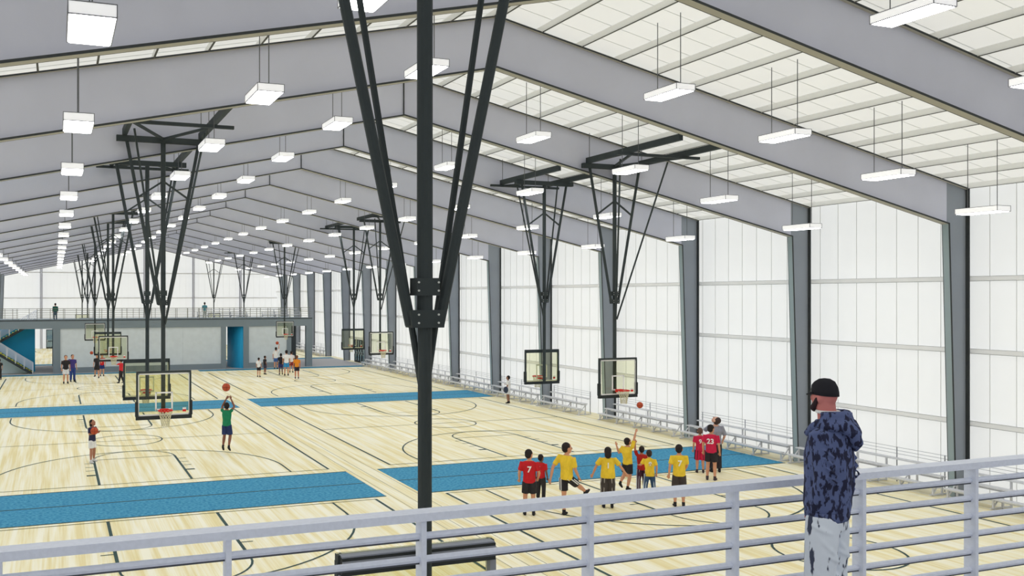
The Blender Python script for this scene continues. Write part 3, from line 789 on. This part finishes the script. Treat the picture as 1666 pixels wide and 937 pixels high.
RED = (200, 36, 44); YEL = (240, 204, 62); BLK = (48, 46, 50); MAG = (208, 38, 78)
KG = 'youth players on the near right court'
person(861, 838, 2.27, 0, 'boy in red shirt number 7 and black shorts, seen from behind', RED, BLK, number='7', pose=dict(look=(.6, .8, 0), elL=(-.15, -.02, .65), haL=(-.15, .05, .54), elR=(.15, -.02, .65), haR=(.13, .06, .55)), group=KG)
person(880, 815, 1.72, -25, 'boy in red shirt and long black trousers beside number 7', RED, BLK, True, skn=(120, 84, 66), number='1', pose=dict(look=(.3, .95, 0)), group=KG)
person(922, 838, 2.50, -35, 'boy in yellow shirt kicking one leg out to the right', YEL, BLK, pose=dict(look=(.5, .85, 0), knR=(.07, .17, .40), anR=(.08, .34, .29), ftR=(.1, .8, .5), elL=(-.16, -.1, .66), haL=(-.17, -.14, .5), elR=(.13, .02, .64), haR=(.13, .1, .53), anL=(-.03, -.02, .045), knL=(-.045, 0, .285)), stripe=(232, 232, 232), group=KG)
person(989, 826, 2.17, 4, 'long haired child in yellow shirt and grey striped baggy trousers', YEL, (72, 66, 66), True, number='1', longhair=True, baggy=1.25, stripe=(176, 170, 168), pose=dict(elL=(-.19, 0, .68), haL=(-.24, .02, .55), elR=(.2, 0, .69), haR=(.29, .03, .57)), group=KG)
person(1021, 806, 2.02, -35, 'player in yellow shirt leaping with one arm straight up', YEL, BLK, hair=DARKHAIR, lift=.18,
       pose=dict(che=(0, -.03, .735), look=(.2, .9, .35), elR=(.11, .05, .98), haR=(.11, .10, 1.10), shR=(.1, .01, .835), elL=(-.13, -.09, .7), haL=(-.16, -.12, .84), knL=(-.06, -.02, .30), anL=(-.06, -.15, .16), ftL=(0, .6, -.6), knR=(.05, 0, .28), anR=(.04, -.06, .07)), group=KG)
person(1044, 802, 1.80, 10, 'player in dark red shirt reaching up behind the yellow number 8', (182, 44, 40), (70, 40, 60), True, skn=(180, 120, 92), stripe=(210, 214, 226),
       pose=dict(elL=(-.14, .0, .93), haL=(-.13, .03, 1.06), shL=(-.105, 0, .825)), group=KG)
person(1057, 812, 1.86, 12, 'boy in yellow number 8 shirt and blue striped trousers', YEL, (58, 84, 122), True, number='8', stripe=(220, 230, 240), hair=(60, 48, 44),
       pose=dict(pel=(0, -.01, .5), che=(0, .03, .71), nek=(0, .05, .82), head=(0, .07, .9), shL=(-.1, .03, .79), shR=(.1, .03, .79), elL=(-.16, .06, .68), haL=(-.17, .14, .66), knL=(-.07, .05, .28), knR=(.08, .05, .28), anL=(-.1, -.02, .045), anR=(.1, -.02, .045)), group=KG)
person(1105, 824, 2.23, 8, 'boy in yellow number 7 shirt and dark shorts standing alone', YEL, (70, 62, 60), number='7', pose=dict(look=(.25, .97, 0), elL=(-.15, -.05, .66), haL=(-.16, -.02, .52), elR=(.13, .05, .66), haR=(.1, .11, .57)), legfrac=.95, baggy=1.05, group=KG)
person(1139, 769, 1.92, 5, 'boy in long red shorts and red number 9 shirt by coach', MAG, MAG, number='9', ncol=(235, 225, 228), hair=(110, 84, 74), legfrac=1.0, shoe=(60, 52, 56), stripe=(50, 40, 46), group=KG)
person(1157, 781, 2.28, -10, 'boy in red number 23 shirt and black shorts', MAG, BLK, number='23', pose=dict(look=(.5, .85, 0)), shoe=(70, 60, 66), group=KG)
person(1164, 768, 2.42, 15, 'adult in grey shirt and long black trousers looking up, behind number 23', (150, 152, 166), (52, 50, 56), True, hair=(70, 56, 54), skn=(216, 168, 148), sleeves=.8,
       pose=dict(che=(0, -.02, .735), nek=(0, -.02, .85), head=(0, -.03, .925), look=(-.5, .4, .9), elR=(.16, -.01, .66), haR=(.14, .05, .55), elL=(-.15, .1, .73), haL=(-.12, .22, .72)), baggy=1.1)
person(827, 656, 1.95, 70, 'bystander in white shirt and white shorts with dark bag by bleachers', (238, 238, 240), (236, 238, 244), skn=(150, 110, 92), bag=(60, 70, 90), pose=dict(haR=(.05, .12, .68), haL=(-.16, .06, .52)))
person(150, 752, 1.95, 235, 'woman in navy shirt and white shorts holding a basketball', (52, 54, 86), (238, 238, 240), skn=(176, 122, 98), hair=(46, 40, 42), longhair=True, shoe=(220, 220, 224),
       pose=dict(look=(0, .9, .3), elL=(-.15, .03, .67), haL=(-.06, .14, .715), elR=(.15, .03, .67), haR=(.07, .14, .70), anL=(-.1, -.03, .045), anR=(.11, .04, .045)))
person(369, 738, 2.26, -20, 'player in green vest and navy shorts jumping to shoot', (36, 132, 92), (44, 58, 104), skn=(140, 92, 72), sleeves=.12, lift=.22,
       pose=dict(look=(.0, .8, .5), elL=(-.13, .08, .90), haL=(-.05, .10, 1.055), elR=(.14, .08, .90), haR=(.06, .10, 1.055), shL=(-.105, 0, .825), shR=(.105, 0, .825), knL=(-.06, .02, .29), knR=(.07, .02, .29), anL=(-.075, -.03, .06), anR=(.065, -.06, .06), ftL=(-.1, .7, -.6), ftR=(.1, .7, -.6)), legfrac=.9)
FG = 'players on the far left court'
person(107, 624, 2.45, 185, 'player in black shirt and white shorts on the far left court', BLK, (226, 228, 236), hair=DARKHAIR, group=FG, vox=.03)
person(118, 621, 2.4, 200, 'player in red and blue standing behind the black shirted one', (70, 60, 130), (48, 70, 140), True, skn=(206, 150, 120), pose=dict(elR=(.2, .05, .77), haR=(.27, .1, .76)), group=FG, vox=.03)
person(158, 617, 2.2, 160, 'player in black shirt leaping under the far left hoop', BLK, BLK, pose=dict(anR=(.14, -.14, .1), knR=(.09, -.03, .3), elL=(-.17, .05, .76), haL=(-.2, .08, .68)), lift=.1, group=FG, vox=.03)
person(166, 612, 2.1, 180, 'player in red shirt under the far left hoop', RED, (40, 60, 120), group=FG, vox=.03)
person(197, 623, 2.1, 60, 'player in red shirt and long black trousers on far left court', (216, 50, 60), BLK, True, pose=dict(elL=(-.17, .1, .76), haL=(-.12, .22, .8), anL=(-.1, .04, .045), anR=(.12, -.04, .045)), group=FG, vox=.03)
person(-1, 618, 1.9, 20, 'player in dark clothes at the left edge of far court', BLK, BLK, True, group=FG, vox=.03)
GG = 'players on the far right court'
person(421, 613, 1.8, -30, 'child in white shirt and dark shorts on far right court', (236, 236, 238), BLK, group=GG, vox=.03)
person(431, 609, 1.8, -60, 'child in black shirt, second from left on far right court', BLK, (60, 62, 84), skn=(150, 104, 84), group=GG, vox=.03)
person(449, 606, 2.15, -10, 'player in white shirt jumping for the far ball', (238, 238, 240), (70, 110, 176), lift=.35, pose=dict(elR=(.12, .04, .95), haR=(.13, .06, 1.08)), group=GG, vox=.03)
person(457, 609.5, 2.05, 10, 'player in black shirt and navy shorts beside the tall white shirt', BLK, (56, 60, 110), skn=(120, 84, 70), group=GG, vox=.03)
person(466, 611, 2.42, 0, 'tall player in white shirt and light blue shorts', (240, 240, 242), (60, 150, 210), group=GG, vox=.03)
person(474, 606, 2.12, -10, 'player in white shirt and red shorts behind the tall one', (236, 232, 236), (150, 60, 60), group=GG, vox=.03)
person(483, 616, 2.14, 0, 'player in orange shirt and dark shorts, seen from behind', (232, 144, 44), (52, 48, 60), skn=(190, 120, 90), hair=(120, 80, 60), group=GG, vox=.03)
def at_far(u, y, z):
    k = (u - 630) / 1450.77; t = y / (math.cos(.3559) - k * math.sin(.3559)); return (t * (math.sin(.3559) + k * math.cos(.3559)), y, z)
person(0, 0, 1.72, 10, 'person in dark green jacket standing on the far balcony', (40, 92, 84), (70, 92, 110), True, sleeves=1, pos=at_far(90, 94.2, 5.15), vox=.03)
person(0, 0, 1.78, 0, 'person in teal shirt and pale trousers on the far balcony', (90, 150, 164), (190, 196, 190), True, skn=(120, 90, 80), pos=at_far(333, 94.4, 5.15), vox=.03)

def at(u, v, Y):
    k = (u - 630) / 1450.77; t = Y / (math.cos(.3559) - k * math.sin(.3559)); return (t * (math.sin(.3559) + k * math.cos(.3559)), Y, 7.5965 - (v - 481.3) / 1450.77 * t)
basketball(at(1041, 659, 29.5), .125, 'orange basketball in the air right of the big right hoop')
basketball(at(368, 630, 44.2), .20, 'brown basketball above the hands of the green player')
basketball(at(153.5, 701, 42.5), .17, 'brown basketball held by the woman in the navy shirt')
basketball(at(149, 574, 87.0), .15, 'small basketball flying beside the far left hoop')
basketball(at(451, 558, 88.0), .16, 'small red basketball above the jumping white shirt')

# ------------------------------------------------------------------ the hooded man at the near railing
def hooded_man():
    h = 1.86
    p = (4.98, 4.70, 5.2)
    t = empty('person', p, math.atan2(p[1], p[0]) + math.radians(70) - math.pi / 2)
    tag(t, 'man in mottled blue hooded top, black cap and white trousers at railing', 'person')
    hood = mat('mottled_blue_fleece', (92, 104, 146), .9, rgb2=(40, 42, 66), scale=(30, 30, 14), bump=.5)
    hood.node_tree.nodes['Color Ramp'].color_ramp.elements[0].position = .45; hood.node_tree.nodes['Color Ramp'].color_ramp.elements[1].position = .50
    trou = mat('white_cotton_fold_shade', (222, 230, 242), .9, rgb2=(70, 76, 96), scale=(13, 13, 3.2), bump=.5)  # dark noise streaks paint the shade of folds into the white
    trou.node_tree.nodes['Color Ramp'].color_ramp.elements[0].position = .385; trou.node_tree.nodes['Color Ramp'].color_ramp.elements[1].position = .41
    sk = skin((206, 128, 124)); blk = mat('black_cap_cloth', (38, 38, 44), .9); brd = mat('dark_beard', (52, 40, 44), .9)
    V = Vector
    look = V((.24, .97, -.06)).normalized(); side = look.cross(V((0, 0, 1))).normalized(); up2 = side.cross(look)
    R = Matrix((side, look, up2)).transposed()
    hs = .86; hc = V((0, .02, 1.70)); f = lambda x, y, z: hc + R @ (V((x, y, z)) * hs)
    # body: head, neck, torso, arms with hands in pockets, legs
    b = MB()
    b.ell(f(0, -.008, .02), (.066, .085, .09), n=20, m=14, rot=R); b.ell(f(0, .03, -.055), (.048, .054, .054), n=16, m=10, rot=R)
    b.ell(f(0, .1, -.01), (.014, .022, .026), rot=R); b.ell(f(0, .088, -.048), (.024, .014, .012), rot=R)
    for q in (-1, 1):
        b.ell(f(q * .078, -.008, -.008), (.010, .020, .033), rot=R); b.ell(f(q * .032, .078, .022), (.018, .012, .012), rot=R)
    b.tube([V((0, -.01, 1.5)), V((0, 0, 1.56)), hc + V((0, -.01, -.03))], [.07, .062, .06], 14)
    b.tube([V((0, 0, .92)), V((0, 0, 1.1)), V((0, -.01, 1.3)), V((0, -.01, 1.45)), V((0, -.01, 1.53))], [(.16, .11), (.15, .10), (.18, .12), (.17, .09), (.07, .07)], 16, ref=(1, 0, 0))
    AR = {}
    for q in (-1, 1):
        sh, el, wr_ = V((q * .165, -.01, 1.45)), V((q * .180, -.05, 1.17)), V((q * .125, .02, .95)); AR[q] = (sh, el, wr_)
        b.tube([sh, sh.lerp(el, .5), el, el.lerp(wr_, .4), wr_], [.058, .052, .042, .04, .029], 12)
        d = (wr_ - el).normalized(); w = V((0, 1, 0)); pz = wr_ + d * .08
        b.tube([wr_, wr_ + d * .04, pz], [(.022, .024), (.018, .038), (.016, .038)], 10, ref=V((1, 0, 0)))
        for i, ln in enumerate((.06, .072, .068, .05)):
            f0 = pz + V((0, 1, .6)).normalized() * (i - 1.5) * .019
            b.tube([f0, f0 + d * ln * .55, f0 + d * ln - V((q * .02, 0, 0))], [.0095, .0088, .0072], 8)
        f0 = wr_ + d * .03 + V((0, .03, 0)); b.tube([f0, f0 + V((0, .03, -.02)), f0 + V((0, .045, -.05))], [.012, .011, .0085], 8)
        hp, kn, an = V((q * .09, 0, .92)), V((q * .11, .02, .5)), V((q * .12, -.02, .08))
        b.tube([hp, hp.lerp(kn, .5), kn, kn.lerp(an, .35), an], [.09, .08, .058, .06, .038], 14)
        b.tube([an - V((0, .02, .02)), an + V((q * .02, .13, -.04))], [.04, .03], 10)
    remeshed(b, 'body', sk, .0095, 2, t)
    for q in (-1, 1):
        MB().ell(f(q * .032, .084, .02), (.011, .007, .008), n=10, m=8, rot=R).build('eye', M['pad'], t, smooth=True)
    MB().ell(f(0, .095, -.062), (.022, .006, .005), n=10, m=8, rot=R).build('mouth', M['red'], t, smooth=True)
    b = MB()      # beard along the jaw and chin
    b.tube([f(-.078, .008, .0), f(-.072, .03, -.04), f(-.05, .07, -.085), f(0, .098, -.1), f(.05, .07, -.085), f(.072, .03, -.04), f(.078, .008, .0)], [.010, .016, .021, .022, .021, .016, .010], 8)
    remeshed(b, 'beard', brd, .008, 1, t)
    # cap with a short brim and band
    b = MB(); n = 24
    prof_ = [(.0, .150), (.04, .145), (.075, .122), (.095, .085), (.1, .05), (.1, .015)]
    vs = []; fs = []
    for (r, z) in prof_:
        for k in range(n):
            a = 2 * math.pi * k / n; vs.append(f(r * .86 * math.cos(a) if r else 0, r * 1.08 * math.sin(a) - .01, z + (-.012 * math.sin(a) * -1 if r > .09 else 0)))
    for i in range(len(prof_) - 1):
        for k in range(n): fs.append((i * n + k, (i + 1) * n + k, (i + 1) * n + (k + 1) % n, i * n + (k + 1) % n))
    b.add(vs, fs)
    cp = b.build('cap', blk, t, smooth=True)
    cp.modifiers.new('thick', 'SOLIDIFY').thickness = .006
    b = MB(); vs = []; fs = []
    for j in range(2):
        for i in range(13):
            a = math.pi * (.16 + .68 * i / 12); r0 = .092; e = .058 * math.sin(math.pi * i / 12) if j else 0
            vs.append(f((r0 * .9) * math.cos(a), (r0 * 1.1) * math.sin(a) - .01 + e, .032 - e * .35 + (-.01 * abs(math.cos(a)) if j else 0)))
    for i in range(12): fs.append((i, i + 1, 14 + i, 13 + i))
    b.add(vs, fs); br = b.build('cap_brim', blk, t, smooth=True); br.modifiers.new('thick', 'SOLIDIFY').thickness = .009
    # short hair under the cap
    # hooded top: torso, sleeves, folds, waistband
    b = MB()
    b.tube([V((0, 0, .90)), V((0, 0, .97)), V((0, -.005, 1.12)), V((0, -.01, 1.3)), V((0, -.015, 1.43)), V((0, -.015, 1.52)), V((0, -.005, 1.56))],
           [(.170, .135), (.180, .15), (.172, .148), (.188, .155), (.18, .13), (.11, .10), (.08, .085)], 20, ref=(1, 0, 0))
    for q in (-1, 1):
        sh, el, wr_ = AR[q]
        b.tube([sh - V((q * .06, 0, -.01)), sh, sh.lerp(el, .5), el, el.lerp(wr_, .5), wr_, wr_ + (wr_ - el) * .3], [.06, .074, .070, .064, .062, .058, .05], 14)
    rnd = random.Random(3)
    for i in range(16):      # creases as soft ridges
        x = rnd.uniform(-.16, .16); z = rnd.uniform(1.0, 1.35); y = -.142 * math.sqrt(max(.1, 1 - (x / .23) ** 2)); L = rnd.uniform(.12, .28)
        b.tube([V((x, y, z)), V((x * 1.05 + rnd.uniform(-.02, .02), y - .012, z + L * .5)), V((x * .9, y, z + L))], [.008, .013, .007], 8)
    for q in (-1, 1):
        sh, el, wr_ = AR[q]
        for k in range(5):
            c = sh.lerp(el, .2 + .2 * k); b.tube([c + V((q * .07, -.04, .03)), c + V((q * .03, -.085, -.01)), c + V((-q * .05, -.07, -.05))], [.006, .010, .006], 8)
    remeshed(b, 'hooded_top', hood, .0095, 3, t)
    b = MB(); b.tube([V((0, 0, .865)), V((0, 0, .885)), V((0, 0, .93))], [(.178, .128), (.186, .136), (.188, .138)], 24, ref=(1, 0, 0)); b.build('waistband', hood, t, smooth=True)
    b = MB()      # hood lying bunched on the shoulders
    for j, (rr, zz, th) in enumerate(((.105, 1.545, .040), (.125, 1.515, .040), (.112, 1.585, .028))):
        b.tube([V((rr * math.cos(a), rr * .95 * math.sin(a) - .02, zz - .03 * math.sin(a) * (1 if math.sin(a) > 0 else .2))) for a in [math.pi * (.95 + 1.1 * i / 14) for i in range(15)]], th, 10)
    b.tube([V((-.09, -.12, 1.53)), V((0, -.165, 1.47)), V((.09, -.12, 1.53))], [.04, .062, .04], 10)
    b.tube([V((-.04, -.17, 1.5)), V((.02, -.185, 1.40)), V((.05, -.16, 1.35))], [.045, .042, .02], 10)
    for q in (-1, 1): b.tube([V((q * .1, -.03, 1.54)), V((q * .1, .05, 1.5)), V((q * .04, .12, 1.44))], [.04, .034, .025], 10)
    remeshed(b, 'hood', hood, .0095, 2, t)
    b = MB(); b.tube([V((.07 * math.cos(a), .068 * math.sin(a) - .004, 1.600)) for a in [2 * math.pi * i / 20 for i in range(20)]], .012, 8, closed=True); b.build('shirt_collar', M['white'], t, smooth=True)
    b = MB()      # trousers
    b.tube([V((0, 0, .8)), V((0, 0, .88)), V((0, 0, .98))], [(.165, .125), (.17, .13), (.16, .12)], 18, ref=(1, 0, 0))
    for q in (-1, 1):
        b.tube([V((q * .085, 0, .90)), V((q * .098, 0, .75)), V((q * .11, .01, .5)), V((q * .118, -.01, .12))], [.105, .108, .098, .09], 16)
        for k in range(7):
            z = .86 - .10 * k + .03 * (k % 2); a0 = 2.6 + .5 * (k % 3); r_ = .1
            b.tube([V((q * .1 + r_ * math.cos(a0 + .5 * j), r_ * math.sin(a0 + .5 * j), z - .05 * j * (1 if k % 2 else .4))) for j in range(5)], [.006, .013, .017, .012, .005], 7)
    remeshed(b, 'trousers', trou, .0105, 2, t)
    for q in (-1, 1):
        b = MB(); a = V((q * .12, -.02, .05))
        b.tube([a - V((0, .06, 0)), a, a + V((q * .01, .12, -.01)), a + V((q * .015, .2, -.02))], [(.04, .035), (.05, .043), (.035, .045), (.02, .035)], 12, ref=(0, 0, 1))
        remeshed(b, 'shoe', blk, .012, 1, t)
hooded_man()
print('objects', len(bpy.data.objects))
